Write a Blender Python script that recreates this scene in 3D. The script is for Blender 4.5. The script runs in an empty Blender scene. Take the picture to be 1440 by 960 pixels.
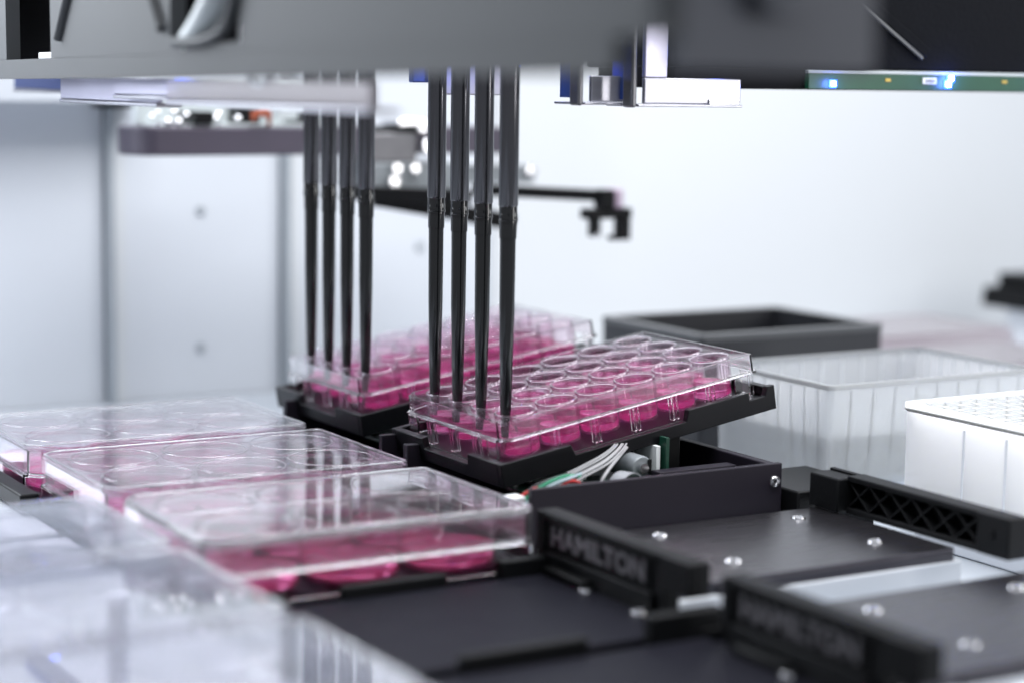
import bpy, bmesh, math, random
from mathutils import Vector, Matrix
random.seed(7)
S = 0.001                       # everything below is written in millimetres
sc = bpy.context.scene
COL = sc.collection

# ------------------------------------------------------------------ camera
cam_d = bpy.data.cameras.new("camera")
cam = bpy.data.objects.new("camera", cam_d); COL.objects.link(cam)
YAW, PITCH, ROLL = 0.536, 0.130, -0.014
f = Vector((math.sin(YAW)*math.cos(PITCH), math.cos(YAW)*math.cos(PITCH), -math.sin(PITCH)))
r0 = Vector((math.cos(YAW), -math.sin(YAW), 0)); d0 = f.cross(r0)
r = math.cos(ROLL)*r0 + math.sin(ROLL)*d0
d = -math.sin(ROLL)*r0 + math.cos(ROLL)*d0
M = Matrix((r, -d, -f)).transposed().to_4x4()
M.translation = Vector((-368, -879.7, 152.3))*S
cam.matrix_world = M
cam_d.sensor_width = 36; cam_d.lens = 70
cam_d.clip_start = 0.01; cam_d.clip_end = 50
cam_d.dof.use_dof = True
cam_d.dof.focus_distance = 0.828
cam_d.dof.aperture_fstop = 4.5
cam_d.dof.aperture_blades = 0
sc.camera = cam

# ------------------------------------------------------------------ world and lamps
w = bpy.data.worlds.new("World"); sc.world = w; w.use_nodes = True
w.node_tree.nodes["Background"].inputs[0].default_value = (0.86, 0.90, 1.0, 1)
w.node_tree.nodes["Background"].inputs[1].default_value = 0.34

def area(name, loc, target, sx, sy, radiance, col):
    l = bpy.data.lights.new(name, 'AREA'); l.shape = 'RECTANGLE'
    l.size = sx*S; l.size_y = sy*S
    l.energy = radiance*math.pi*sx*sy*S*S*4*0.25
    l.color = col
    o = bpy.data.objects.new(name, l); COL.objects.link(o)
    o.location = Vector(loc)*S
    o.rotation_euler = (Vector(target)-Vector(loc)).to_track_quat('-Z', 'Y').to_euler()
    return o
area("ceiling_lamp", (150, -330, 850), (130, -200, 0), 1000, 600, 8.0, (0.97, 0.98, 1.0))
area("beam_fill_lamp", (-300, 190, 280), (-110, -110, 130), 300, 260, 13.0, (0.88, 0.93, 1.0))  # added lamp out of view, not a window; lightens the beam's left end
area("right_fill_lamp", (1000, -560, 360), (220, -240, 0), 300, 400, 5.0, (0.97, 0.99, 1.0))  # unseen lamp added so reservoir and deep-well block glow from the right
area("sparkle_fill_lamp", (160, 60, 430), (100, -160, 0), 620, 14, 32.0, (0.95, 0.97, 1.0))  # unseen strip added overhead to put sparkle on the clear plastic
area("streak_fill_lamp", (640, -930, 310), (80, -210, 250), 90, 600, 11.0, (1.0, 0.98, 0.97))  # unseen tall panel added for barrel streaks and bright bracket faces

sc.view_settings.view_transform = 'Standard'
sc.view_settings.look = 'None'
sc.view_settings.exposure = 0.47
sc.view_settings.gamma = 1.0
cy = sc.cycles
cy.max_bounces = 28; cy.transmission_bounces = 24; cy.glossy_bounces = 8; cy.diffuse_bounces = 4
cy.transparent_max_bounces = 32
cy.caustics_refractive = True; cy.caustics_reflective = False
cy.blur_glossy = 0.6
cy.sample_clamp_indirect = 6.0
cy.use_denoising = True

# ------------------------------------------------------------------ materials
def nodes(name):
    m = bpy.data.materials.new(name); m.use_nodes = True
    nt = m.node_tree; return m, nt, nt.nodes["Principled BSDF"]
def pbr(name, col, rough=0.5, metal=0.0, spec=0.5, bump=0.0, bscale=900.0, var=0.0, vscale=60.0, coat=0.0, stretch=None, rvar=0.0):
    m, nt, b = nodes(name)
    b.inputs["Base Color"].default_value = (*col, 1); b.inputs["Roughness"].default_value = rough
    b.inputs["Metallic"].default_value = metal; b.inputs["Specular IOR Level"].default_value = spec
    b.inputs["Coat Weight"].default_value = coat
    tc = nt.nodes.new("ShaderNodeTexCoord"); src = tc.outputs["Object"]
    if stretch:
        mp = nt.nodes.new("ShaderNodeMapping"); mp.inputs["Scale"].default_value = stretch
        nt.links.new(src, mp.inputs[0]); src = mp.outputs[0]
    if var or rvar:
        n = nt.nodes.new("ShaderNodeTexNoise"); n.inputs["Scale"].default_value = vscale; n.inputs["Detail"].default_value = 6
        nt.links.new(src, n.inputs["Vector"])
        if var:
            mx = nt.nodes.new("ShaderNodeMix"); mx.data_type = 'RGBA'
            mx.inputs[6].default_value = (*[c*(1-var) for c in col], 1); mx.inputs[7].default_value = (*[min(1, c*(1+var)) for c in col], 1)
            nt.links.new(n.outputs["Fac"], mx.inputs[0]); nt.links.new(mx.outputs[2], b.inputs["Base Color"])
        if rvar:
            mr = nt.nodes.new("ShaderNodeMapRange"); mr.inputs[3].default_value = max(0.02, rough-rvar); mr.inputs[4].default_value = rough+rvar
            nt.links.new(n.outputs["Fac"], mr.inputs[0]); nt.links.new(mr.outputs[0], b.inputs["Roughness"])
    if bump:
        n2 = nt.nodes.new("ShaderNodeTexNoise"); n2.inputs["Scale"].default_value = bscale; n2.inputs["Detail"].default_value = 3
        nt.links.new(src, n2.inputs["Vector"])
        bp = nt.nodes.new("ShaderNodeBump"); bp.inputs["Strength"].default_value = bump; bp.inputs["Distance"].default_value = 0.0003
        nt.links.new(n2.outputs["Fac"], bp.inputs["Height"]); nt.links.new(bp.outputs[0], b.inputs["Normal"])
    return m
def clear(name, col=(0.985, 0.98, 0.995), ior=1.5, rough=0.0, haze=0.0, hazecol=(0.9, 0.9, 0.95), bump=0.0):
    m, nt, b = nodes(name)
    b.inputs["Base Color"].default_value = (*col, 1); b.inputs["Transmission Weight"].default_value = 1
    b.inputs["IOR"].default_value = ior; b.inputs["Roughness"].default_value = rough
    if bump:
        tc = nt.nodes.new("ShaderNodeTexCoord")
        n2 = nt.nodes.new("ShaderNodeTexNoise"); n2.inputs["Scale"].default_value = 90; n2.inputs["Detail"].default_value = 2
        nt.links.new(tc.outputs["Object"], n2.inputs["Vector"])
        bp = nt.nodes.new("ShaderNodeBump"); bp.inputs["Strength"].default_value = bump; bp.inputs["Distance"].default_value = 0.0004
        nt.links.new(n2.outputs["Fac"], bp.inputs["Height"]); nt.links.new(bp.outputs[0], b.inputs["Normal"])
    if haze:
        out = nt.nodes["Material Output"]
        t = nt.nodes.new("ShaderNodeBsdfTranslucent"); t.inputs[0].default_value = (*hazecol, 1)
        df = nt.nodes.new("ShaderNodeBsdfDiffuse"); df.inputs[0].default_value = (*hazecol, 1)
        a = nt.nodes.new("ShaderNodeMixShader"); a.inputs[0].default_value = 0.5
        nt.links.new(t.outputs[0], a.inputs[1]); nt.links.new(df.outputs[0], a.inputs[2])
        mx = nt.nodes.new("ShaderNodeMixShader"); mx.inputs[0].default_value = haze
        nt.links.new(b.outputs[0], mx.inputs[1]); nt.links.new(a.outputs[0], mx.inputs[2]); nt.links.new(mx.outputs[0], out.inputs[0])
    return m
def milky(name, col, clearness=0.4):
    """translucent polypropylene: part see-through, part scattering, with a glossy skin"""
    m, nt, b = nodes(name)
    nt.nodes.remove(b); out = nt.nodes["Material Output"]
    tr = nt.nodes.new("ShaderNodeBsdfTransparent"); tr.inputs[0].default_value = (0.97, 0.985, 1, 1)
    tl = nt.nodes.new("ShaderNodeBsdfTranslucent"); tl.inputs[0].default_value = (*col, 1)
    df = nt.nodes.new("ShaderNodeBsdfDiffuse"); df.inputs[0].default_value = (*col, 1)
    gl = nt.nodes.new("ShaderNodeBsdfGlossy"); gl.inputs["Roughness"].default_value = 0.22
    a = nt.nodes.new("ShaderNodeMixShader"); a.inputs[0].default_value = 0.3
    nt.links.new(tl.outputs[0], a.inputs[1]); nt.links.new(df.outputs[0], a.inputs[2])
    c = nt.nodes.new("ShaderNodeMixShader"); c.inputs[0].default_value = clearness
    nt.links.new(a.outputs[0], c.inputs[1]); nt.links.new(tr.outputs[0], c.inputs[2])
    fr = nt.nodes.new("ShaderNodeFresnel"); fr.inputs[0].default_value = 1.45
    e = nt.nodes.new("ShaderNodeMixShader"); nt.links.new(fr.outputs[0], e.inputs[0])
    nt.links.new(c.outputs[0], e.inputs[1]); nt.links.new(gl.outputs[0], e.inputs[2]); nt.links.new(e.outputs[0], out.inputs[0])
    return m
def thin(name, tint=(0.985, 0.98, 0.99), rough=0.02, haze=0.03, hazecol=(0.95, 0.92, 0.98), refl=0.92):
    """thin clear sheet: passes light straight through, mirrors more at grazing angles"""
    m, nt, b = nodes(name); nt.nodes.remove(b); out = nt.nodes["Material Output"]
    tr = nt.nodes.new("ShaderNodeBsdfTransparent"); tr.inputs[0].default_value = (*tint, 1)
    gl = nt.nodes.new("ShaderNodeBsdfGlossy"); gl.inputs["Roughness"].default_value = rough
    df = nt.nodes.new("ShaderNodeBsdfDiffuse"); df.inputs[0].default_value = (*hazecol, 1)
    tl = nt.nodes.new("ShaderNodeBsdfTranslucent"); tl.inputs[0].default_value = (*hazecol, 1)
    hz = nt.nodes.new("ShaderNodeMixShader"); hz.inputs[0].default_value = 0.5
    nt.links.new(df.outputs[0], hz.inputs[1]); nt.links.new(tl.outputs[0], hz.inputs[2])
    a = nt.nodes.new("ShaderNodeMixShader"); a.inputs[0].default_value = haze
    nt.links.new(tr.outputs[0], a.inputs[1]); nt.links.new(hz.outputs[0], a.inputs[2])
    lw = nt.nodes.new("ShaderNodeLayerWeight"); lw.inputs[0].default_value = 0.5
    pw = nt.nodes.new("ShaderNodeMath"); pw.operation = 'POWER'; pw.inputs[1].default_value = 5.0
    nt.links.new(lw.outputs["Facing"], pw.inputs[0])
    ma = nt.nodes.new("ShaderNodeMath"); ma.operation = 'MULTIPLY_ADD'; ma.inputs[1].default_value = refl; ma.inputs[2].default_value = 0.04
    nt.links.new(pw.outputs[0], ma.inputs[0])
    e = nt.nodes.new("ShaderNodeMixShader"); nt.links.new(ma.outputs[0], e.inputs[0])
    nt.links.new(a.outputs[0], e.inputs[1]); nt.links.new(gl.outputs[0], e.inputs[2]); nt.links.new(e.outputs[0], out.inputs[0])
    return m
def waxy(name, col, see=0.0):
    m, nt, b = nodes(name)
    b.inputs["Base Color"].default_value = (*col, 1); b.inputs["Roughness"].default_value = 0.35
    b.inputs["Subsurface Weight"].default_value = 1.0; b.inputs["Subsurface Radius"].default_value = (1, 1, 1.05)
    b.inputs["Subsurface Scale"].default_value = 0.03
    if see:
        tr = nt.nodes.new("ShaderNodeBsdfTransparent"); tr.inputs[0].default_value = (0.98, 0.99, 1, 1)
        mx = nt.nodes.new("ShaderNodeMixShader"); mx.inputs[0].default_value = see
        nt.links.new(b.outputs[0], mx.inputs[1]); nt.links.new(tr.outputs[0], mx.inputs[2]); nt.links.new(mx.outputs[0], nt.nodes["Material Output"].inputs[0])
    return m
def glow(name, col, strength):
    m, nt, b = nodes(name)
    b.inputs["Emission Color"].default_value = (*col, 1); b.inputs["Emission Strength"].default_value = strength
    b.inputs["Base Color"].default_value = (*col, 1)
    return m

MAT = dict(
    thin=thin("thin_polystyrene", haze=0.008), wellwall_pinkcast=thin("well_wall_pink_cast", tint=(0.99, 0.955, 0.98), haze=0.012, hazecol=(1.0, 0.80, 0.94)), websheet=thin("thin_web", haze=0.004, refl=0.42), thinlid=thin("thin_lid", haze=0.02),  # well walls: pink cast of the medium painted into tint and haze
    foglid_thin=thin("thin_hazy_lid", haze=0.09, hazecol=(0.80, 0.88, 1.0)),
    wax=waxy("waxy_polypropylene", (0.96, 0.975, 0.975)),
    clear=clear("clear_polystyrene", col=(0.995, 0.99, 1.0)),
    lid=clear("clear_lid", col=(0.99, 0.988, 0.998), haze=0.03, hazecol=(0.93, 0.92, 0.98)),
    foglid=clear("hazy_lid", col=(0.985, 0.985, 0.99), haze=0.12, hazecol=(0.90, 0.93, 0.98)),
    medium=clear("pink_medium", col=(1.0, 0.42, 0.76), ior=1.33, haze=0.30, hazecol=(1.0, 0.16, 0.51)),
    medium_red=clear("red_medium", col=(1.0, 0.30, 0.58), ior=1.33, haze=0.30, hazecol=(1.0, 0.11, 0.38)),
    water=clear("clear_liquid", col=(0.97, 0.98, 1.0), ior=1.33, haze=0.25, hazecol=(0.85, 0.88, 0.93)),
    box=pbr("anodised_black", (0.015, 0.0125, 0.019), 0.45, spec=0.18, bump=0.05, var=0.10, vscale=40, rvar=0.06),
    black=pbr("black_plastic", (0.005, 0.0053, 0.006), 0.42, spec=0.14, bump=0.16, bscale=1800, var=0.2, vscale=120),
    rubber=pbr("black_rubber", (0.0065, 0.007, 0.008), 0.5, spec=0.14, bump=0.35, bscale=900, var=0.25, vscale=150),
    tray=pbr("tray_black", (0.0045, 0.0045, 0.006), 0.34, spec=0.18, bump=0.04, var=0.15, vscale=80),
    tip=pbr("tip_black", (0.004, 0.0045, 0.005), 0.06, spec=0.6),
    barrel=pbr("barrel_grey", (0.09, 0.09, 0.097), 0.13, metal=0.9, stretch=(1, 1, 0.05), var=0.08, vscale=300),
    platetop=pbr("anodised_plate", (0.075, 0.072, 0.083), 0.28, metal=0.9, stretch=(0.06, 1, 1), var=0.04, vscale=420, rvar=0.03),
    plateedge=pbr("anodised_plate_edge", (0.03, 0.028, 0.038), 0.40, metal=0.3),
    deckblack=pbr("deck_anodised", (0.009, 0.009, 0.0135), 0.45, metal=0.0, spec=0.05, var=0.12, vscale=50, rvar=0.05),
    steel=pbr("steel", (0.78, 0.78, 0.80), 0.22, metal=1.0),
    brushed=pbr("brushed_aluminium", (0.36, 0.36, 0.40), 0.34, metal=1.0, stretch=(0.1, 1, 1), var=0.16, vscale=260, bump=0.05, rvar=0.08),
    darkmetal=pbr("dark_metal", (0.16, 0.16, 0.17), 0.38, metal=0.9, var=0.15, vscale=80),
    beam=pbr("beam_grey", (0.052, 0.056, 0.060), 0.65, metal=0.0, spec=0.3, bump=0.04, var=0.06, vscale=25),
    beamend=pbr("beam_end_grey", (0.07, 0.075, 0.09), 0.55, var=0.08, vscale=25),
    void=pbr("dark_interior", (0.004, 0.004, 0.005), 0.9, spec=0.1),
    cable=pbr("pale_cable", (0.45, 0.49, 0.50), 0.5),
    wall_l=pbr("panel_shaded_tone", (0.52, 0.545, 0.585), 0.42, var=0.03, vscale=8),  # left tone of the wall, shading put into the cooler grey
    wall_r=pbr("panel_lit_tone", (0.53, 0.55, 0.57), 0.45, var=0.01, vscale=6),  # same wall, the lit side's tone put into the colour
    post=pbr("post_aluminium", (0.33, 0.36, 0.39), 0.38, metal=0.4, stretch=(1, 1, 0.05), var=0.08, vscale=120),
    deck=pbr("deck_grey", (0.40, 0.43, 0.47), 0.4, var=0.04, vscale=12),
    white=pbr("white_plastic", (0.80, 0.82, 0.86), 0.38),
    offwhite2=pbr("pale_grey_body", (0.56, 0.59, 0.63), 0.42, var=0.05, vscale=30),
    offwhite=pbr("off_white_carrier", (0.74, 0.77, 0.82), 0.45, var=0.05, vscale=30),
    pp=waxy("translucent_polypropylene", (0.94, 0.965, 0.985), 0.38),
    paleliquid=milky("pale_blue_liquid", (0.80, 0.86, 0.90), 0.72),
    pp2=milky("milky_polypropylene", (0.97, 0.98, 0.98), 0.14),
    ppfaint=milky("pinkish_plastic", (0.90, 0.83, 0.88), 0.25),
    tubgrey=pbr("tub_charcoal", (0.016, 0.017, 0.021), 0.42, var=0.15, vscale=40),
    tubrim=pbr("tub_rim", (0.09, 0.093, 0.097), 0.40, var=0.12, vscale=40),
    arm=pbr("arm_purple_grey", (0.062, 0.054, 0.075), 0.42, metal=0.3, var=0.08, vscale=40),
    pcb=pbr("circuit_green", (0.006, 0.06, 0.03), 0.35, var=0.2, vscale=180),
    pcbdark=pbr("circuit_dark_green", (0.006, 0.045, 0.028), 0.35, var=0.3, vscale=200),
    orange=pbr("orange_wire", (0.34, 0.07, 0.025), 0.45),
    wred=pbr("wire_red", (0.38, 0.015, 0.015), 0.35), wgreen=pbr("wire_green", (0.01, 0.20, 0.10), 0.35),
    wblack=pbr("wire_black", (0.01, 0.01, 0.012), 0.35), wwhite=pbr("wire_white", (0.34, 0.34, 0.35), 0.4),
    wblue=pbr("wire_grey_blue", (0.30, 0.38, 0.42), 0.4),
    ribbon=pbr("ribbon_grey", (0.26, 0.27, 0.29), 0.4), motor=pbr("motor_grey", (0.20, 0.22, 0.235), 0.45, metal=0.2, var=0.12, vscale=120),
    print_pale=pbr("pale_print", (0.11, 0.105, 0.115), 0.5), mark_white=pbr("white_mark", (0.75, 0.77, 0.78), 0.5),
    brass=pbr("tan_board", (0.35, 0.24, 0.10), 0.5, var=0.2, vscale=80),
    lav=pbr("pinkish_grey_cap", (0.42, 0.33, 0.42), 0.4), led=glow("blue_led", (0.03, 0.10, 1.0), 9.0),
    ledcore=glow("blue_led_core", (0.45, 0.65, 1.0), 30.0),
    gold=pbr("gold_contact", (0.45, 0.33, 0.08), 0.4, metal=0.6),
    panelblack=pbr("panel_black", (0.004, 0.0046, 0.0066), 0.5, spec=0.04, bump=0.5, bscale=500, var=0.1, vscale=30),
    bluesteel=pbr("anodised_lavender", (0.46, 0.45, 0.56), 0.34, metal=0.7, var=0.08, vscale=60),
    bluedark=pbr("anodised_blue", (0.04, 0.09, 0.36), 0.32, metal=0.6),
)

# ------------------------------------------------------------------ mesh helpers (mm)
class MB:
    def __init__(s): s.v = []; s.f = []
    def add(s, vs, fs):
        n = len(s.v); s.v += [tuple(x) for x in vs]; s.f += [tuple(i+n for i in q) for q in fs]; return s
    def box(s, x0, x1, y0, y1, z0, z1):
        return s.add([(x0,y0,z0),(x1,y0,z0),(x1,y1,z0),(x0,y1,z0),(x0,y0,z1),(x1,y0,z1),(x1,y1,z1),(x0,y1,z1)],
                     [(0,3,2,1),(4,5,6,7),(0,1,5,4),(1,2,6,5),(2,3,7,6),(3,0,4,7)])
    def prism(s, pts, axis, a, b):
        """polygon of (p,q) points extruded along axis from a to b; p,q are the two other axes in xyz order"""
        def P(p, q, t): return {'x': (t, p, q), 'y': (p, t, q), 'z': (p, q, t)}[axis]
        n = len(pts)
        return s.add([P(p, q, a) for p, q in pts]+[P(p, q, b) for p, q in pts],
                     [tuple(range(n))[::-1], tuple(range(n, 2*n))]+[(i, (i+1) % n, n+(i+1) % n, n+i) for i in range(n)])
    def lathe(s, prof, c=(0, 0, 0), seg=40, closed=True, axis='z'):
        """closed profile of (radius, height); points of radius 0 make poles"""
        vs = []; fs = []; rings = []
        def T(x, y, z):
            if axis == 'z': q = (x, y, z)
            elif axis == 'y': q = (x, z, y)
            else: q = (z, x, y)
            return (q[0]+c[0], q[1]+c[1], q[2]+c[2])
        for (rr, h) in prof:
            if rr < 1e-6: rings.append([len(vs)]); vs.append(T(0, 0, h))
            else:
                rings.append(list(range(len(vs), len(vs)+seg)))
                vs += [T(rr*math.cos(2*math.pi*k/seg), rr*math.sin(2*math.pi*k/seg), h) for k in range(seg)]
        m = len(rings); last = m if closed else m-1
        for i in range(last):
            A, B = rings[i], rings[(i+1) % m]
            if len(A) == 1 and len(B) == 1: continue
            for k in range(seg):
                k2 = (k+1) % seg
                if len(A) == 1: fs.append((A[0], B[k2], B[k]))
                elif len(B) == 1: fs.append((A[k], A[k2], B[0]))
                else: fs.append((A[k], A[k2], B[k2], B[k]))
        return s.add(vs, fs)
    def tube(s, path, rad, seg=8):
        P = [Vector(p) for p in path]; rings = []; vs = []; fs = []
        up = Vector((0.13, 0.21, 0.97))
        for i, p in enumerate(P):
            t = (P[min(i+1, len(P)-1)]-P[max(i-1, 0)]).normalized()
            a = t.cross(up)
            if a.length < 1e-3: a = t.cross(Vector((1, 0, 0)))
            a.normalize(); b = t.cross(a)
            rings.append(len(vs))
            for k in range(seg):
                an = 2*math.pi*k/seg; vs.append(p+a*(rad*math.cos(an))+b*(rad*math.sin(an)))
        for i in range(len(P)-1):
            for k in range(seg):
                k2 = (k+1) % seg; fs.append((rings[i]+k, rings[i]+k2, rings[i+1]+k2, rings[i+1]+k))
        fs.append(tuple(range(seg))); fs.append(tuple(rings[-1]+k for k in range(seg))[::-1])
        return s.add(vs, fs)
    def sweep(s, prof, L, W, corners, ox=0, oy=0):
        """closed profile of (inset, z) swept round an L x W outline; corners = (radius, segments) for fl, fr, br, bl"""
        loops = []
        for (ins, z) in prof:
            pts = []
            for ci, (cx, cy_, a0) in enumerate(((0, 0, math.pi), (L, 0, 1.5*math.pi), (L, W, 0), (0, W, 0.5*math.pi))):
                R_, n = corners[ci]; rr = max(R_-ins*(0.586 if n == 1 else 1), 0.25)
                x0 = (ins+rr) if cx == 0 else (L-ins-rr); y0 = (ins+rr) if cy_ == 0 else (W-ins-rr)
                for k in range(n+1):
                    an = a0+0.5*math.pi*k/n
                    pts.append((ox+x0+rr*math.cos(an), oy+y0+rr*math.sin(an), z))
            loops.append(pts)
        n = len(loops[0]); m = len(loops); fs = []
        for i in range(m):
            for k in range(n):
                fs.append((i*n+k, i*n+(k+1) % n, ((i+1) % m)*n+(k+1) % n, ((i+1) % m)*n+k))
        return s.add([p for l in loops for p in l], fs)
    def slab(s, L, W, corners, ins, z0, z1, ox=0, oy=0):
        t = MB(); t.sweep([(ins, z0), (ins, z1)], L, W, corners, ox, oy)
        n = len(t.v)//2
        return s.add(t.v, [tuple(range(n))[::-1], tuple(range(n, 2*n))]+[(k, (k+1) % n, n+(k+1) % n, n+k) for k in range(n)])
    def xform(s, m):
        s.v = [tuple(m @ Vector(p)) for p in s.v]; return s
    def build(s, name, mat, parent=None, bev=0.0, loc=(0, 0, 0), rot=(0, 0, 0), smooth=True, seg=2):
        me = bpy.data.meshes.new(name)
        bm = bmesh.new()
        vs = [bm.verts.new((p[0]*S, p[1]*S, p[2]*S)) for p in s.v]
        for q in s.f:
            try: bm.faces.new([vs[i] for i in q])
            except ValueError: pass
        bmesh.ops.recalc_face_normals(bm, faces=bm.faces)
        if bev:
            for q in bm.faces: q.smooth = False
            ed = [e for e in bm.edges if len(e.link_faces) == 2 and e.calc_face_angle(0) > 0.6]
            rb_ = bmesh.ops.bevel(bm, geom=ed, offset=bev*S, segments=seg, profile=0.5, affect='EDGES', clamp_overlap=True)
            for q in rb_['faces']: q.smooth = True
        bm.to_mesh(me); bm.free()
        if smooth and not bev:
            me.shade_smooth(); me.set_sharp_from_angle(angle=math.radians(38))
        me.materials.append(MAT[mat])
        o = bpy.data.objects.new(name, me); COL.objects.link(o)
        o.location = Vector(loc)*S; o.rotation_euler = rot
        if parent: o.parent = parent
        return o
def tag(o, label=None, cat=None, group=None, kind=None):
    if label: o['label'] = label
    if cat: o['category'] = cat
    if group: o['group'] = group
    if kind: o['kind'] = kind
    return o
def empty(name, loc, rot=(0, 0, 0), label=None, cat=None, group=None):
    o = bpy.data.objects.new(name, None); COL.objects.link(o); o.empty_display_size = 0.01
    o.location = Vector(loc)*S; o.rotation_euler = rot
    return tag(o, label, cat, group)
def copy_tree(o, parent=None):
    c = o.copy(); COL.objects.link(c); c.parent = parent
    for ch in [x for x in bpy.data.objects if x.parent == o]: copy_tree(ch, c)
    return c
def smooth_path(P, n=8):
    P = [Vector(p) for p in P]; out = []
    for i in range(len(P)-1):
        a, b, c, e = P[max(i-1, 0)], P[i], P[i+1], P[min(i+2, len(P)-1)]
        for k in range(n):
            t = k/n
            out.append(0.5*((2*b)+(c-a)*t+(2*a-5*b+4*c-e)*t*t+(3*b-a-3*c+e)*t*t*t))
    return out+[P[-1]]

# ================================================================== SETTING
deck = MB().box(-700, 1300, -640, 249, -50, -41).build("deck", 'deck'); tag(deck, "grey instrument deck under all carriers", kind='structure')

wall = empty("back_wall", (0, 250, -41), label="pale back wall of the instrument with upright posts"); tag(wall, kind='structure')
def wallbox(name, x0, x1, z0, z1, mat, y0=0, y1=12, bev=0.6):
    return MB().box(x0, x1, y0, y1, z0+41, z1+41).build(name, mat, wall, bev)
wallbox("panel", -500, 22, -41, 620, 'wall_l')
wallbox("panel", 35, 135, -41, 620, 'wall_l')
wallbox("panel", 148, 286, -41, 620, 'wall_l')
wallbox("panel", 287, 1500, -41, 620, 'wall_r')
for x in (22.2, 135.2):
    wallbox("post", x+0.6, x+5.2, -41, 134, 'post', -7, 8)
    wallbox("post_fin", x+5.8, x+12.6, -41, 134, 'wall_r', -3, 8)
    wallbox("post_cap", x-7, x+16, 134, 141, 'black', -12, 0)
for (x, z) in ((83, 72), (82.5, -11), (233, 46)):
    MB().lathe([(0, -1.4), (2.6, -1.2), (3.1, 0), (3.1, 1), (0, 1)], (x, 0, z+41), 20, False, 'y').build("panel_screw", 'post', wall)
wallbox("top_rail", -500, 40, 137, 152, 'wall_l', -30, -6)

# ================================================================== well plates
PL, PW = 127.8, 85.5
C24 = ((5, 1), (3, 5), (3, 5), (5, 1))
def holed_deck(L, W, ins, z0, z1, nx, ny, x0, y0, p, rad, n=40):
    """a flat sheet with round holes, closed, between z0 and z1"""
    mb = MB(); half = p/2
    xs0, xs1 = x0-half, x0+(nx-1)*p+half; ys0, ys1 = y0-half, y0+(ny-1)*p+half
    for z in (z0, z1):
        for i in range(nx):
            for j in range(ny):
                cx, cy_ = x0+i*p, y0+j*p; vs = []
                for k in range(n):
                    a = 2*math.pi*(k+0.5)/n; ca, sa = math.cos(a), math.sin(a); m = half/max(abs(ca), abs(sa))
                    vs.append((cx+rad*ca, cy_+rad*sa, z)); vs.append((cx+m*ca, cy_+m*sa, z))
                mb.add(vs, [(2*k, 2*k+1, (2*k+3) % (2*n), (2*k+2) % (2*n)) for k in range(n)])
                for a0 in range(4):       # square corners
                    sx, sy = ((1, 1), (-1, 1), (-1, -1), (1, -1))[a0]
                    k = int(n*(0.125+0.25*a0)-0.5)
                    mb.add([vs[2*k+1], vs[(2*k+3) % (2*n)], (cx+sx*half, cy_+sy*half, z)], [(0, 1, 2)])
        for (a, b, c, e) in ((ins, L-ins, ins, ys0), (ins, L-ins, ys1, W-ins), (ins, xs0, ys0, ys1), (xs1, L-ins, ys0, ys1)):
            mb.add([(a, c, z), (b, c, z), (b, e, z), (a, e, z)], [(0, 1, 2, 3)])
    mb.add([(x, y, z) for z in (z0, z1) for x, y in ((ins, ins), (L-ins, ins), (L-ins, W-ins), (ins, W-ins))],
           [(k, (k+1) % 4, 4+(k+1) % 4, 4+k) for k in range(4)])
    for i in range(nx):
        for j in range(ny):
            cx, cy_ = x0+i*p, y0+j*p
            mb.add([(cx+rad*math.cos(2*math.pi*(k+.5)/n), cy_+rad*math.sin(2*math.pi*(k+.5)/n), z) for z in (z0, z1) for k in range(n)],
                   [(k, (k+1) % n, n+(k+1) % n, n+k) for k in range(n)])
    return mb
def medium_mb(rad, z0, z1, tilt, n=40):
    """liquid disc whose surface stays level while the plate is tilted, with a small meniscus"""
    mb = MB(); rings = []; vs = []; tt = math.tan(tilt)
    def ring(rr, zf): 
        a = len(vs)
        for k in range(n):
            an = 2*math.pi*k/n; x, y = rr*math.cos(an), rr*math.sin(an); vs.append((x, y, zf(x)))
        rings.append(a)
    ring(rad*0.93, lambda x: z0); ring(rad, lambda x: z0+0.6)
    ring(rad, lambda x: z1-tt*x+0.5); ring(rad*0.955, lambda x: z1-tt*x+0.08); ring(rad*0.86, lambda x: z1-tt*x)
    fs = [tuple(range(n))[::-1], tuple(range(rings[-1], rings[-1]+n))]
    for i in range(len(rings)-1):
        for k in range(n): fs.append((rings[i]+k, rings[i]+(k+1) % n, rings[i+1]+(k+1) % n, rings[i+1]+k))
    return mb.add(vs, fs)

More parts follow.
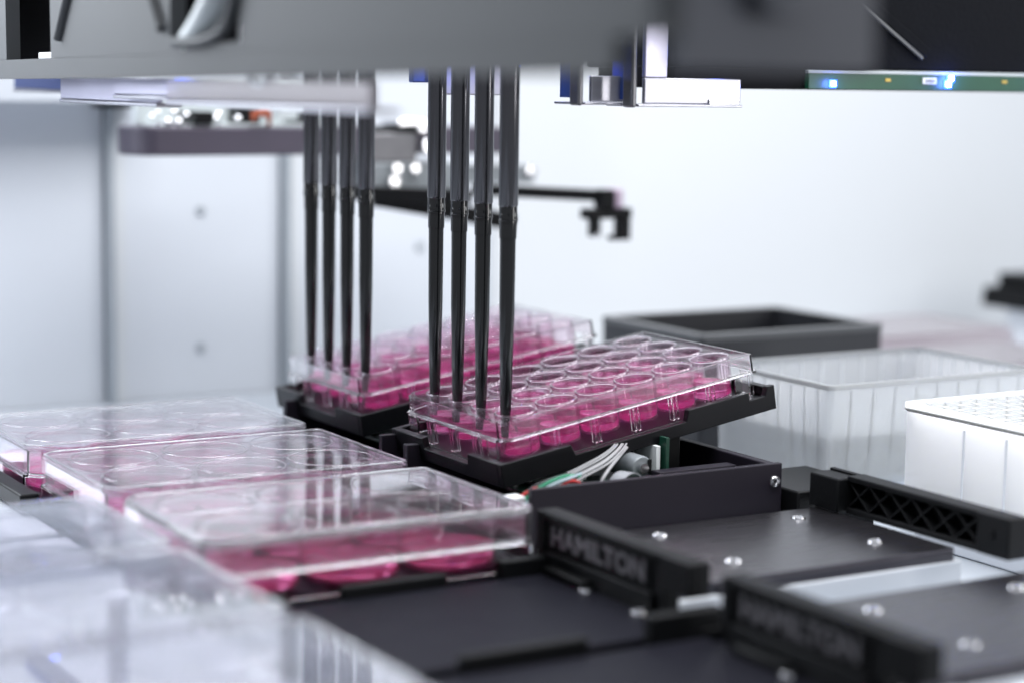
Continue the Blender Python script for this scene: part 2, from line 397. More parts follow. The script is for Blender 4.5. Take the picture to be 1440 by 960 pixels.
TILT = math.radians(9.5)
H1, H2 = 11.4, 18.4
def make_24(loc, label):
    root = empty("culture_plate", loc, (0, -TILT, 0), label, "well plate", "tilted culture plates")
    fr = MB().sweep([(0.0, H1-0.9), (0.0, H1), (1.3, H1+0.15), (1.6, H2), (2.6, H2), (2.5, H1-0.8), (1.0, H1-0.85), (1.0, H1-0.9)], PL, PW, C24)
    fr.build("frame", 'clear', root, 0.22)
    holed_deck(PL, PW, 2.75, H2-1.7, H2-0.6, 6, 4, 15.7, 13.8, 19.3, 8.75).build("top_sheet", 'websheet', root, smooth=False)
    for cx, sx in ((0, 1), (PL, -1)):
        for cy_, sy in ((0, 1), (PW, -1)):
            o = [(cx+sx*.1, cy_+sy*13), (cx+sx*.1, cy_+sy*5.4), (cx+sx*5.4, cy_+sy*.1), (cx+sx*13, cy_+sy*.1)]
            n_ = [(cx+sx*13, cy_+sy*1.2), (cx+sx*5.8, cy_+sy*1.2), (cx+sx*1.2, cy_+sy*5.8), (cx+sx*1.2, cy_+sy*13)]
            MB().prism(o+n_, 'z', 0, H1-1.0).build("corner_skirt", 'clear', root, 0.15)
    rx = MB().box(-0.45, 0.45, -1.4, 1.4, 0.2, H1-1.0).build("skirt_rib", 'clear', root, 0.12); k0 = True
    spots = [(15.7+19.3*(i-0.5)+e, yy, 0) for i in range(1, 6) for yy in (1.5, PW-1.5) for e in (-1.05, 1.05)]
    spots += [(xx, 13.8+19.3*(j-0.5)+e, math.pi/2) for j in range(1, 4) for xx in (1.5, PL-1.5) for e in (-1.05, 1.05)]
    for x, y, a in spots:
        c = rx if k0 else copy_tree(rx, root); k0 = False
        c.location = Vector((x, y, 0))*S; c.rotation_euler = (0, 0, a)
    first = None
    for i in range(6):
        for j in range(4):
            pos = (15.7+19.3*i, 13.8+19.3*j, 0)
            if first is None:
                well = MB().lathe([(0, 1.3), (8.1, 1.3), (8.45, 1.6), (8.72, H2+0.1), (8.69, H2+0.26), (8.6, H2+0.37), (8.48, H2+0.43), (8.34, H2+0.43), (8.2, H2+0.37), (8.12, H2+0.24), (8.08, H2+0.05), (7.95, 2.6), (7.7, 2.1), (0, 2.1)], seg=40, closed=False).build("well", 'wellwall_pinkcast', root, loc=pos)
                MB().lathe([(8.35+0.42*math.cos(a_), H2+0.42*math.sin(a_)) for a_ in [2*math.pi*q/10 for q in range(10)]], seg=40).build("rim", 'clear', well)
                medium_mb(7.97, 2.15, 7.5, TILT).build("medium", 'medium', well)
                first = well
            else:
                c = copy_tree(first, root); c.location = Vector(pos)*S
    return root
near24 = make_24((24.6, -215.2, 0.3), "pink-filled 24-well plate tilted on black tray, in front, under the nearer four tips")
far24 = make_24((25.9, -89.0, 0.5), "pink-filled 24-well plate tilted on black tray, behind, under the farther four tips")
for ch in [o for o in bpy.data.objects if o.parent == far24 and o.name.startswith("well")]:
    pass

C6 = ((6, 1), (4, 5), (4, 5), (6, 1))
def make_6(loc, label, lidmat, med, group, rings=True):
    """six-well plate with lid; origin at front-left bottom corner; lid top at 22.4"""
    root = empty("six_well_plate", loc, (0, 0, 0), label, "well plate", group)
    MB().sweep([(0, 0), (0, 10.4), (2.0, 10.6), (2.2, 19.9), (3.4, 19.9), (3.2, 9.3), (1.2, 9.2), (1.2, 0)], PL, PW, C6).build("frame", 'clear', root, 0.2)
    holed_deck(PL, PW, 3.6, 18.2, 19.2, 3, 2, 24.8, 23.2, 39.1, 18.5, 48).build("top_sheet", 'thin', root, smooth=False)
    lid = MB().slab(PL, PW, C6, 0.5, 21.2, 22.4)
    lid.sweep([(0.5, 11.6), (0.45, 21.15), (1.6, 21.15), (1.55, 11.6)], PL, PW, C6)
    lid = lid.build("lid", lidmat, root, 0.28)
    rim = MB().sweep([(0.9, 22.45), (1.0, 22.95), (2.2, 22.95), (2.4, 22.45)], PL, PW, C6).build("lid_rim", 'lid', lid, 0.15)
    first = None; ring0 = None
    for i in range(3):
        for j in range(2):
            pos = (24.8+39.1*i, 23.2+39.1*j, 0)
            if first is None:
                first = MB().lathe([(0, 1.0), (17.9, 1.0), (18.2, 1.4), (18.45, 19.9), (17.8, 19.9), (17.45, 2.3), (17.1, 2.1), (0, 2.1)], seg=56, closed=False).build("well", 'thin', root, loc=pos)
                if rings: MB().lathe([(18.1+0.5*math.cos(a_), 19.7+0.5*math.sin(a_)) for a_ in [2*math.pi*q/10 for q in range(10)]], seg=56).build("rim", 'clear', first)
                medium_mb(17.47, 2.15, 6.9, 0, 56).build("medium", med, first)
                if rings: ring0 = MB().lathe([(17.4+0.38*math.cos(a_), 22.42+0.16*math.sin(a_)) for a_ in [2*math.pi*q/10 for q in range(10)]], seg=56).build("lid_ring", 'lid', lid, loc=pos)
            else:
                c = copy_tree(first, root); c.location = Vector(pos)*S
                if rings: c = copy_tree(ring0, lid); c.location = Vector(pos)*S
    return root
LID_Z = -22.4
g1 = "lidded plates of pink medium"; g2 = "lidded plates in the near row"
make_6((-127.4, -85.2, LID_Z), "lidded six-well plate of pink medium, farthest of its column by the grey wall", 'thinlid', 'medium', g1)
make_6((-127.4, -182.2, LID_Z), "lidded six-well plate of pink medium, middle one of its column of three", 'thinlid', 'medium', g1)
make_6((-127.4, -279.2, LID_Z), "lidded six-well plate with red-rimmed wells, beside the lettered black locator", 'lid', 'medium_red', g1)
make_6((-262.6, -272.5, LID_Z), "blurred clear lidded plate at left edge, farthest of the near column", 'foglid_thin', 'water', g2, False)
make_6((-262.6, -366.5, LID_Z), "large blurred clear lidded plate in lower left, middle of the near column", 'foglid_thin', 'water', g2, False)
make_6((-262.6, -460.5, LID_Z), "blurred clear lidded plate cut by bottom edge of the picture", 'foglid_thin', 'water', g2, False)

# ================================================================== carriers
SURF = -22.6
def screw(name, parent, x, y, z, rad=2.7, axis='z', mat='steel'):
    mb = MB().lathe([(0, 0.25), (rad*0.42, 0.25), (rad*0.5, 0.9), (rad*0.85, 0.7), (rad, 0.0), (rad, -0.6), (0, -0.6)], (0, 0, 0), 24, False, axis)
    return mb.build(name, mat, parent, loc=(x, y, z))
pc = empty("plate_carrier", (-64, -230, -41), label="black plate carrier with two empty places beside the lettered locators", cat="carrier")
def pcb_(name, x0, x1, y0, y1, z0, z1, mat='black', bev=0.5, parent=None):
    return MB().box(x0+64, x1+64, y0+230, y1+230, z0+41, z1+41).build(name, mat, parent or pc, bev)
pcb_("base", -131, 12, -560, 25, -40.8, SURF-3, 'deckblack', 0.8)
for k, (a, b) in enumerate(((-85.6, 0.4), (-182.6, -96.8), (-279.6, -193.8), (-372.0, -286.0), (-470, -380))):
    pcb_("place_plate", -129, 2, a, b, SURF-2.9, SURF-0.05, 'deckblack', 0.5)
for (x0, x1, y0, y1, z1) in ((-80, -39, -284.6, -280.6, -18.6), (-18, 1, -285.6, -280.2, -16.5), (-85, -40, -377, -372.8, -18.0), (-17, 11, -377.6, -372.4, -14.5), (-127, -100, -284.6, -280.6, -18.6)):
    pcb_("lip", x0, x1, y0, y1, SURF-2, z1, 'rubber', 0.9)
def locator(y0, y1, top):
    """black end stop with raised lettering on the side that faces the plates"""
    b = MB()
    b.box(4.2, 10.5, y0+17, y1, SURF-2, top)                      # back web
    b.box(4.2, 10.5, y0, y0+17, top-11.5, top)
    b.box(2.0, 4.2, y0, y0+16, top-11.5, top)                       # near end block
    b.box(2.0, 4.2, y1-5, y1, top-17, top)
    b.box(2.0, 4.2, y0+16, y1-5, top-2.6, top)                    # top flange
    b.box(2.0, 4.2, y0+22, y1-5, SURF-2, top-14.5)
    b.xform(Matrix.Translation((64, 230, 41)))
    o = b.build("locator", 'rubber', pc, 0.5)
    pan = MB().box(3.2, 4.15, y0+24, y1-6, top-14, top-3.2).xform(Matrix.Translation((64, 230, 41))).build("letter_panel", 'black', o, 0.2)
    cu = bpy.data.curves.new("lettering", 'FONT'); cu.body = "HAMILTON"; cu.size = 0.0098; cu.extrude = 0.0002
    cu.align_x = 'CENTER'; cu.align_y = 'CENTER'; cu.offset = 0.0003
    to = bpy.data.objects.new("tmp_text", cu); COL.objects.link(to); bpy.context.view_layer.update()
    me = bpy.data.meshes.new_from_object(to); bpy.data.objects.remove(to)
    xs = [v.co.x for v in me.vertices]; sx = (y1-y0-36)*S/(max(xs)-min(xs))
    for v in me.vertices: v.co.x *= sx
    me.materials.clear(); me.materials.append(MAT['print_pale'])
    t = bpy.data.objects.new("lettering", me); COL.objects.link(t); t.parent = o
    # text x -> -Y, text y -> +Z, normal -> -X
    R3 = Matrix(((0, 0, -1), (-1, 0, 0), (0, 1, 0))).to_4x4()
    R3.translation = Vector((3.0+64, (y0+24+y1-6)/2+230, top-8.6+41))*S
    t.matrix_local = R3
    tab = MB().box(-2.5, 2.0, y1-38, y1-12, SURF-0.02, SURF+3.2).xform(Matrix.Translation((64, 230, 41))).build("tab", 'black', o, 0.6)
    for yy in (y1-37.5, y0+25): screw("screw", pc, -1+64, yy-1+230, SURF+0.3+41, 2.6)
    return o
locator(-371, -276, -1.2)
locator(-480, -388, -0.6)
pcb_("corner_foot", 2, 14, -378, -371.5, SURF-6, SURF+2, 'rubber', 0.8)

pa = empty("pale_carrier", (-200, -300, -41), label="pale grey carrier under the near column of blurred plates", cat="carrier")
MB().box(-64.5, 67.5, -260, 150, 0.2, 18.0).build("base", 'offwhite', pa, 0.8)
rl = MB().box(-4, 4, 0, 70, 0, 7); rl = rl.build("guide_clip", 'black', pa, 0.8, loc=(66, 190, 20), rot=(0, 0, 0.0))
MB().box(-64.5, 67.5, 160, 330, 0.2, 18.0).build("base_extension", 'offwhite', pa, 0.8)

# flat module plates on white bodies (right of the lettered locators)
def module(y0, y1, label, screws, left):
    root = empty("mounting_plate", (75, y1, -41), label=label, cat="mounting plate", group="flat mounting plates")
    MB().box(14-75, 138-75, y0-y1, 0, 21.4, 26.0).build("plate", 'platetop', root, 0.35)
    MB().box(11-75, 141-75, y0-y1-1.5, 8, 0.2, 21.3).build("body", 'offwhite2', root, 0.8)
    MB().box(48-75, 60-75, y0-y1-5.5, y0-y1-1.6, 9, 19).build("clip", 'white', root, 0.6)
    MB().box(30-75, 137-75, y0-y1-0.9, y0-y1-0.05, 20.6, 24.6).build("edge_strip", 'plateedge', root, 0.1)
    for x, y in screws: screw("screw", root, x-75, y-y1, 26.05, 3.0)
    return root
module(-348, -269, "dark flat metal plate with four screws behind the lettered locators", ((52, -282.5), (117.6, -282.8), (117.5, -328), (52, -328)), 14)
module(-466, -387, "dark flat metal plate with four screws at lower right edge", ((52, -402.4), (52, -446.8), (115.2, -402.5), (115.2, -447)), 14)

# black bar with cross-braced recess at the right
br = empty("braced_stop", (145, -320, -15), label="black stop bar with cross-braced recess at right of the flat plate", cat="stop bar")
def brb(name, x0, x1, y0, y1, z0, z1, mat='rubber', bev=0.5, parent=None):
    return MB().box(x0-145, x1-145, y0+320, y1+320, z0+15, z1+15).build(name, mat, parent or br, bev)
brb("back_web", 146.5, 149, -373, -266, -14.8, -0.2, 'rubber', 0.3)
brb("top_flange", 140.5, 149.05, -357, -284, -2.2, 0.1, 'rubber', 0.4)
brb("bottom_flange", 140.5, 149.05, -357, -284, -15.0, -12.6, 'rubber', 0.4)
brb("end_block", 139.6, 149.2, -373.5, -357.1, -15.0, 0.2, 'rubber', 0.7)
MB().lathe([(0, 0), (1.7, 0), (1.7, 1.2), (0, 1.2)], (-6.2, -45, 8), 16, False, 'x').build("recess_plug", 'black', br)
brb("end_block", 136.0, 146.3, -283.9, -266.2, -14.5, -1.0, 'rubber', 0.7)
n = 6; y0 = -356.6; step = 72.4/n
for k in range(n):
    for sgn in (1, -1):
        ya, yb = (y0+k*step, y0+(k+1)*step) if sgn > 0 else (y0+(k+1)*step, y0+k*step)
        L_ = math.hypot(step, 10.2); an = math.atan2(10.2, yb-ya)
        m = MB().box(-2.6+(0.05 if sgn > 0 else 0), 2.6, -L_/2, L_/2, -0.42, 0.42)
        m.build("brace", 'rubber', br, 0.12, loc=(143.8-145, (ya+yb)/2+320, -7.4+15), rot=(an, 0, 0))
bt = empty("black_bumper", (150, -250, -41), label="low black block between the tilt module and the braced stop bar", cat="block")
MB().box(-16, 2, -12, 16, 0.2, 31).build("block", 'black', bt, 1.0)
MB().box(-3, 30, -6, 40, 0.2, 29).build("ledge", 'black', bt, 1.0)

# ================================================================== tilt modules
def tilt_module(loc, label, detail):
    """origin = front-left bottom corner of the plate it carries, not tilted"""
    root = empty("tilt_module", loc, label=label, cat="tilt module", group="tilt modules under the culture plates")
    t = MB(); L_, W_ = PL, PW
    t.box(-0.75, L_+0.75, -0.75, W_+0.75, -5.0, -0.4)
    B_ = -6.0
    fs = [(-4, B_), (L_+4, B_-0.0), (L_+4, 4.4), (L_+0.4, 4.4), (L_-1.2, 0.6), (L_-9.5, 0.6), (L_-9.5, 4.0), (87, 4.0), (85.5, -0.6), (30.5, -0.6), (29, 3.8), (-4, 3.8)]
    for y0, y1 in ((-4, -0.8), (W_+0.8, W_+4)): t.prism(fs, 'y', y0, y1)
    ls = [(-0.78, B_), (W_+0.78, B_), (W_+0.78, 3.8), (62, 3.8), (61, -0.6), (24, -0.6), (23, 3.8), (-0.78, 3.8)]
    for x0, x1 in ((-4, -0.8), (L_+0.8, L_+4)): t.prism(ls, 'x', x0, x1)
    tray = t.build("tray", 'tray', root, 0.35, rot=(0, -TILT, 0))
    ox, oy, oz = 24.6, -215.2, 0.3
    def B(name, x0, x1, y0, y1, z0, z1, mat, bev=0.4, parent=None):
        return MB().box(x0-ox, x1-ox, y0-oy, y1-oy, z0-oz, z1-oz).build(name, mat, parent or root, bev)
    fw = B("front_panel", 12.5, 131, -255, -252.2, -40.5, 1.0, 'box', 0.35)
    screw("panel_screw", fw, 127.2-ox, -255.3-oy, -6.2-oz, 2.5, 'y').rotation_euler = (math.pi, 0, 0)
    B("side_panel", 126.5, 131, -252.1, -150, -40.5, 0.4, 'box', 0.5)
    B("rear_panel", 15, 126.4, -150, -146, -40.5, 0.4, 'box', 0.5)
    B("floor", 13, 126.4, -252.1, -150.1, -40.5, -22, 'black', 0.4)
    B("lift_post", 98, 111, -212, -196, -21.9, 7.2, 'black', 0.5)
    B("inner_bracket", 84, 118, -240, -236.5, -21.9, -3.5, 'black', 0.5)
    B("inner_bracket_top", 84, 122, -236.3, -230, -4.5, -2.2, 'box', 0.3)
    pcbo = B("circuit_board", 30, 95, -249, -165, -9.5, -8.0, 'pcbdark', 0.1)
    if detail:
        rnd = random.Random(3)
        for _ in range(46):
            x, y = rnd.uniform(34, 92), rnd.uniform(-247, -200); sx, sy = rnd.uniform(.5, 2.2), rnd.uniform(.5, 2.0)
            B("component", x-sx, x+sx, y-sy, y+sy, -7.95, -7.95+rnd.uniform(.6, 2.4), rnd.choice(['black', 'mark_white', 'steel', 'gold', 'black', 'pcb']), 0.08, pcbo)
        mo = MB().lathe([(0, -11), (4.4, -11), (5.0, -10.2), (5.0, 10.2), (4.4, 11), (0, 11)], (0, 0, 0), 36, False, 'y').build("motor", 'motor', root, loc=(81-ox, -217-oy, -1.6-oz))
        MB().lathe([(0, -12.6), (2.2, -12.6), (2.2, -11.05), (0, -11.05)], (0, 0, 0), 20, False, 'y').build("motor_shaft", 'steel', mo)
        MB().box(2.6, 4.2, -11.6, -11.05, -2.4, 3.4).build("motor_window", 'black', mo, 0.1)
        B("white_board", 92, 94, -222, -205, -6, 5.5, 'mark_white', 0.2); B("green_board", 95.4, 97, -224, -200, -8, 9, 'pcbdark', 0.1)
        # ribbon loop
        pr = []
        for k in range(15):
            a = math.pi*k/14; pr.append((7.5*math.cos(a), 5.4*math.sin(a)))
        po = [(x*1.0, z) for x, z in pr]+[(x*0.93, z*0.92) for x, z in reversed(pr)]
        MB().prism(po, 'y', -3.2, 3.2).build("ribbon_cable", 'ribbon', root, loc=(63-ox, -243-oy, -4.2-oz), rot=(0, 0, 0.35))
        def wire(name, pts, rad, mat):
            MB().tube(smooth_path([(x-ox, y-oy, z-1.3-oz) for x, y, z in pts], 8), rad, 8).build(name, mat, root)
        for k in range(5):
            dy = k*1.7+0.5*math.sin(k*2.3)
            wire("white_wire", [(24, -246.5+dy*.3, -4.4+k*.25), (33, -246.5+dy, 0.2+k*.3), (44, -245+dy, 3.4+k*.35), (56, -241+dy, 6.2+k*.3), (68, -232+dy, 8.6), (80, -218+dy, 8.4)], 0.40, 'wwhite')
        wire("white_wire", [(47, -247, -6), (49, -246.5, 0), (54, -244, 4.2), (64, -236, 7), (76, -224, 8)], 0.6, 'wwhite')
        wire("red_wire", [(27, -248, -8), (28.5, -247.6, -1.2), (33, -247.2, 1.9), (38, -247, 1.4), (42, -246, -2.0)], 0.75, 'wred')
        wire("red_wire", [(9, -247, -4), (15, -247.5, -0.5), (20, -247, 0.6), (27, -244, -2)], 0.75, 'wred')
        wire("green_wire", [(11, -249, -4.5), (18, -248, -0.2), (26, -247.5, 3.0), (34, -246, 4.0), (41, -244, 2.8)], 0.75, 'wgreen')
        wire("grey_wire", [(12, -250, -5.0), (19, -248.6, -1.0), (26.5, -248.2, 1.9), (34, -247, 3.2), (42, -243, 3.6)], 0.7, 'wblue')
        wire("black_wire", [(11, -248, -5), (17, -246.5, 0.2), (25, -245.5, 2.6), (36, -243, 3.8)], 0.8, 'wblack')
        wire("black_wire", [(13, -251, -6), (20, -249.6, -2.0), (28, -249, 0.4), (36, -248, 0.2)], 0.8, 'wblack')
        con = MB().box(6, 12.5, -251, -244, -8, -2.4).xform(Matrix.Translation((-ox, -oy, -oz))).build("wire_connector", 'mark_white', root, 0.5)
    B("rear_board", 118, 126, -168, -152, 0.5, 9, 'brass', 0.3)
    return root
tilt_module((24.6, -215.2, 0.3), "open black tilt module with wires showing, under the nearer tilted plate", True)
tilt_module((25.9, -89.0, 0.5), "black tilt module under the farther tilted plate", False)

# ================================================================== pipetting channels
def channel(loc, label):
    root = empty("pipetting_channel", loc, label=label, cat="pipette", group="pipetting channels")
    MB().lathe([(0, 103.0), (3.75, 103.0), (3.9, 103.6), (3.95, 200), (0, 200)], seg=40, closed=False).build("barrel", 'barrel', root)
    tip = MB().lathe([(0, 4.0), (0.55, 4.0), (1.1, 4.6), (1.75, 14), (2.35, 24), (3.05, 60), (3.15, 84), (3.18, 89.7), (3.2, 90.2), (3.45, 90.35), (3.46, 90.8), (3.49, 95.8), (3.5, 96.3), (3.72, 96.45), (3.72, 96.9), (3.74, 99.5), (3.66, 99.8), (3.66, 102.9), (0, 102.9)], seg=40, closed=False).build("tip", 'tip', root)
    MB().lathe([(3.83, 97.2), (3.88, 97.3), (3.88, 97.9), (3.83, 98.0)], seg=40).build("tip_collar", 'tip', tip)
    return root
names = ("first", "second", "third", "fourth")
for k in range(4):
    channel((33.0, -140.6-19.9*k, 0), "%s black-tipped pipetting channel from the left in the nearer group of four" % names[k])
for k in range(4):
    channel((34.0, -13.8-19.5*k, 0), "%s black-tipped pipetting channel from the left in the farther group of four" % names[k])

# ================================================================== overhead beam and what hangs from it
bm_ = empty("gantry_beam", (-90, -200, 151), label="wide grey overhead gantry beam across the top of the picture", cat="beam")
bm_.rotation_euler = (-0.0086, 0, 0)
def BB(name, x0, x1, y0, y1, z0, z1, mat='beam', bev=0.0, parent=None):
    return MB().box(x0+90, x1+90, y0+200, y1+200, z0-151, z1-151).build(name, mat, parent or bm_, bev)
BB("bottom_rail", -120, -114, -505, 160, 151.5, 159.4)
BB("face_panel", -120, -114, -42, 160, 159.5, 330)
BB("face_panel", -120, -114, -232, -102, 159.5, 330)
BB("face_panel", -120, -114, -505, -292, 159.5, 330)
BB("face_panel", -120, -114, -523, -505.1, 159.6, 330)
BB("window_sill", -120, -114, -291.9, -232.1, 159.5, 162.5)
BB("back_panel", -66, -60, -523, 160, 185, 330)
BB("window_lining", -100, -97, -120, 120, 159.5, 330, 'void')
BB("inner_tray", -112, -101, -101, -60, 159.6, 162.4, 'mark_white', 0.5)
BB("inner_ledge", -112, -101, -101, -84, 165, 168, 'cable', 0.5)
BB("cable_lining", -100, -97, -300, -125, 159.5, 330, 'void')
BB("end_panel", -113.9, -60, -523, -517, 152.5, 330, 'beamend')
for (ya, za, yb, zb) in ((-113, 167, -137, 196), (-226, 168, -196, 204)):
    MB().tube([(-120.6+90, ya+200, za-151), (-120.6+90, yb+200, zb-151)], 2.0, 10).build("face_rib", 'beam', bm_)
cab = smooth_path([(-116+90, -243+200, 163.5-151), (-117+90, -256+200, 169-151), (-117+90, -268+200, 178-151), (-116+90, -276+200, 190-151), (-114+90, -281+200, 206-151), (-112+90, -283+200, 240-151)], 10)
MB().tube(cab, 5.2, 14).build("curved_cable", 'cable', bm_)
lo = smooth_path([(-121+90, -238+200, 163.2-151), (-121+90, -262+200, 163.0-151), (-121+90, -280+200, 166-151), (-121+90, -288+200, 172-151), (-121+90, -291+200, 182-151), (-121+90, -291.5+200, 220-151)], 10)
MB().tube(lo, 1.8, 10).build("window_edge", 'beam', bm_)
MB().lathe([(0, -1.2), (5.5, -1.0), (6.4, 0), (6.4, 3), (0, 3)], (-121+90, -520+200, 170-151), 28, False, 'x').build("knob", 'beam', bm_)
pl = MB().lathe([(5.0, 0), (10.0, 0), (10.0, 4), (5.0, 4)], (0, 0, 0), 32, True, 'y').build("end_ring", 'beamend', bm_, 0.6, loc=(-88+90, -527.2+200, 175-151))
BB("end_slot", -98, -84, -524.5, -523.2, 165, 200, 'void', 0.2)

def hanger(name, x, ya, yb, zb, label, mat, thick=2.2, lip=True):
    root = empty(name, (x, (ya+yb)/2, zb), label=label, cat="cover plate", group="cover plates under the beam")
    h = abs(yb-ya)/2
    MB().box(-thick/2, thick/2, -h, h, 1.6, 151.2-zb).build("cover", mat, root, 0.4)
    if lip: MB().box(-thick/2-0.6, 9, -h, h, 0, 1.5).build("bottom_lip", 'brushed', root, 0.4)
    return root
hanger("cover_plate", -72, 30, 105, 143.6, "small dark blue cover plate under the beam at far left", 'bluedark')
hanger("cover_plate", -92, -148, -30, 140.3, "lavender metal cover plate under the beam, second from left", 'bluesteel')
hanger("cover_plate", -97, -172, -113, 143.2, "blue-edged cover plate under the beam, between two paler ones", 'bluesteel')
p3 = hanger("cover_plate", -105, -356, -192, 142.2, "long pale translucent cover plate under the beam in front of the farther barrels", 'ppfaint')
MB().lathe([(13.5, -1.3), (15.2, -1.3), (15.2, 1.3), (13.5, 1.3)], (0, 0, 22.0), 40, True, 'x').build("round_rim", 'white', p3)
# two machined brackets
def bracket(x, y, w_, zb, label, tall):
    root = empty("metal_bracket", (x, y, zb), label=label, cat="bracket", group="machined metal brackets")
    MB().box(0, 2.6, -16, -9, 0, 60).build("cheek", 'darkmetal', root, 0.9)
    MB().box(4.2, w_, -14.5, 9, 0.3, 1.3).build("foot", 'brushed', root, 0.3)
    MB().box(8.0, w_, -13, -11, 1.5, 11.8).build("face", 'brushed', root, 0.5)
    if tall: MB().box(8.0, 19, -13.1, -10.9, 11.9, 60).build("upright", 'bluesteel', root, 0.5)
    MB().box(4.3, 7.6, -3, 5, 3, 60).build("inner_web", 'bluedark', root, 0.3)
    if tall: MB().lathe([(0, -w_*0.13), (1.7, -w_*0.13), (1.7, w_*0.13), (0, w_*0.13)], (w_*0.84, -12.4, 1.9), 20, False, 'x').build("roller", 'steel', root)
    return root
bracket(60.0, -192, 27, 142.9, "narrow metal bracket hanging right of the nearer barrels", False)
bracket(77.5, -204, 56, 142.4, "wide brushed metal bracket with upright, under the blurred beam end", True)
xb = empty("channel_mount", (60, -150, 146), label="blue-lit metal mount behind the nearer pipette barrels", cat="mount")
MB().box(-20, 16, 20, 26, 0, 40).build("mount_plate", 'brushed', xb, 0.6)
MB().box(-30, 22, 26.2, 30, 5, 44).build("mount_back", 'bluedark', xb, 0.6)

# light bar
lb = empty("light_bar", (290, -190, 150), label="black housing with green circuit strip and blue lights, upper right", cat="light bar")
def LB(name, x0, x1, y0, y1, z0, z1, mat, bev=0.3, parent=None):
    return MB().box(x0-290, x1-290, y0+190, y1+190, z0-150, z1-150).build(name, mat, parent or lb, bev)
LB("housing", 120, 460, -189.5, -120, 159.2, 330, 'panelblack', 1.0)
LB("rail", 120, 460, -188, -130, 150.2, 159.1, 'void', 0.3)
strip = LB("circuit_strip", 190, 458, -191, -188.2, 150.6, 157.4, 'pcb', 0.15)
LB("strip_edge", 190, 458, -190.6, -188.2, 157.5, 159.0, 'cable', 0.15)
for x, z in ((203.2, 153.0), (270.6, 153.4), (272.2, 156.2), (338, 154), (405, 154)):
    l = LB("led_lamp", x-1.0, x+1.0, -192.2, -191.05, z-1.0, z+1.0, 'ledcore', 0.25, strip)
    LB("led_base", x-2.0, x+2.0, -191.6, -191.03, z-1.7, z+1.7, 'led', 0.2, strip)
    pl_ = bpy.data.lights.new("led_glow", 'POINT'); pl_.energy = 0.006; pl_.color = (0.08, 0.18, 1.0); pl_.shadow_soft_size = 0.002
    po_ = bpy.data.objects.new("led_glow", pl_); COL.objects.link(po_); po_.location = Vector((x, -194.5, z))*S
lab = LB("printed_tag", 255.5, 263.5, -191.5, -191.04, 153.4, 156.2, 'mark_white', 0.1, strip)
for k in range(4): LB("tag_mark", 257+k*1.5, 258+k*1.5, -191.7, -191.52, 154.1, 155.5, 'darkmetal', 0.0, strip)
for x in (235, 306, 372): LB("contact", x-1.6, x+1.6, -191.3, -191.03, 154.2, 155.6, 'gold', 0.1, strip)
m = MB().box(-24, 24, -0.6, 0.9, -2.4, 2.4); m.build("slot_bar", 'panelblack', lb, 0.5, loc=(238-290, -190.6+190, 179.6-150), rot=(0, math.atan2(21, 34), 0))
m = MB().box(-24, 23, -0.5, 0.9, -0.7, 0.7); m.build("slot_edge", 'tubrim', lb, 0.2, loc=(235.6-290, -190.9+190, 177.0-150), rot=(0, math.atan2(21, 34), 0))

# blue lights tucked under the beam and by the brackets (they tint the metal in the photograph)
for (x, y, z, e) in ((70, -172, 160, 0.010), (40, -110, 160, 0.008), (-88, -8, 156, 0.008), (-100, -185, 157, 0.006), (130, -212, 163, 0.006)):
    pl_ = bpy.data.lights.new("blue_indicator", 'POINT'); pl_.energy = e; pl_.color = (0.06, 0.14, 1.0); pl_.shadow_soft_size = 0.003
    po_ = bpy.data.objects.new("blue_indicator", pl_); COL.objects.link(po_); po_.location = Vector((x, y, z))*S

# ================================================================== gripper arm (background)
ga = empty("gripper_arm", (47.9, 129.2, 110.3), label="blurred purple-grey robot gripper arm in front of the back wall", cat="robot arm")
ga.scale = (0.87, 0.87, 0.87)
def GA(name, x0, x1, y0, y1, z0, z1, mat, bev=1.0, parent=None):
    return MB().box(x0-110, x1-110, y0-280, y1-280, z0-104, z1-104).build(name, mat, parent or ga, bev)
pts = [(-55+9*(1-math.cos(a)), 9-9*math.sin(a)) for a in [math.pi/2*k/8 for k in range(9)]][::1]
body = [(-46, -9), (200, -9), (200, 40), (-46, 40)]+[(-46-14*math.sin(math.pi*k/12), 15.5+24.5*math.cos(math.pi*k/12)) for k in range(1, 12)]
MB().prism(body, 'z', 0, 17.5).build("arm_body", 'arm', ga, 1.0)
GA("arm_board", 70, 190, 274, 312, 121.7, 123, 'cable', 0.2)
rnd = random.Random(5)
for x, z, rr in ((62, 128, 2.0), (72, 125, 2.5), (79, 125, 2.6), (76, 131, 2.4), (84, 129, 2.2), (103, 127, 2.6), (105, 130, 2.4), (118, 127, 2.3), (66, 131, 1.8)):
    MB().lathe([(0, -rr), (rr*0.7, -rr*0.7), (rr, 0), (rr*0.7, rr*0.7), (0, rr)], (x-110, -3-rr, z-104), 16, False).build("bright_fitting", 'steel', ga)
    MB().lathe([(0, 0), (rr*0.8, 0), (rr*0.8, max(z-122.5-rr*.5, .5)), (0, max(z-122.5-rr*.5, .5))], (x-110, -3-rr, 122.2-104-4.5), 12, False).build("fitting_stem", 'steel', ga)
GA("black_component", 88, 100, 270, 300, 123.1, 131, 'black', 0.6); GA("black_component", 124, 140, 290, 306, 123.1, 134, 'black', 0.6)
GA("pale_component", 145, 158, 273, 300, 126, 134, 'cable', 0.5); GA("dark_component", 160, 172, 275, 300, 124, 132, 'tubgrey', 0.5)
GA("upper_cover", 66, 200, 312.2, 320, 121.7, 150, 'cable', 0.5)
for dz in (0, 2.2, 4.0):
    MB().tube(smooth_path([(126-110, -9, 126-104+dz), (130-110, -12, 130-104+dz*.5), (136-110, -11, 128-104+dz), (138-110, -7, 123-104+dz)], 6), 1.5, 8).build("orange_wire", 'orange', ga)
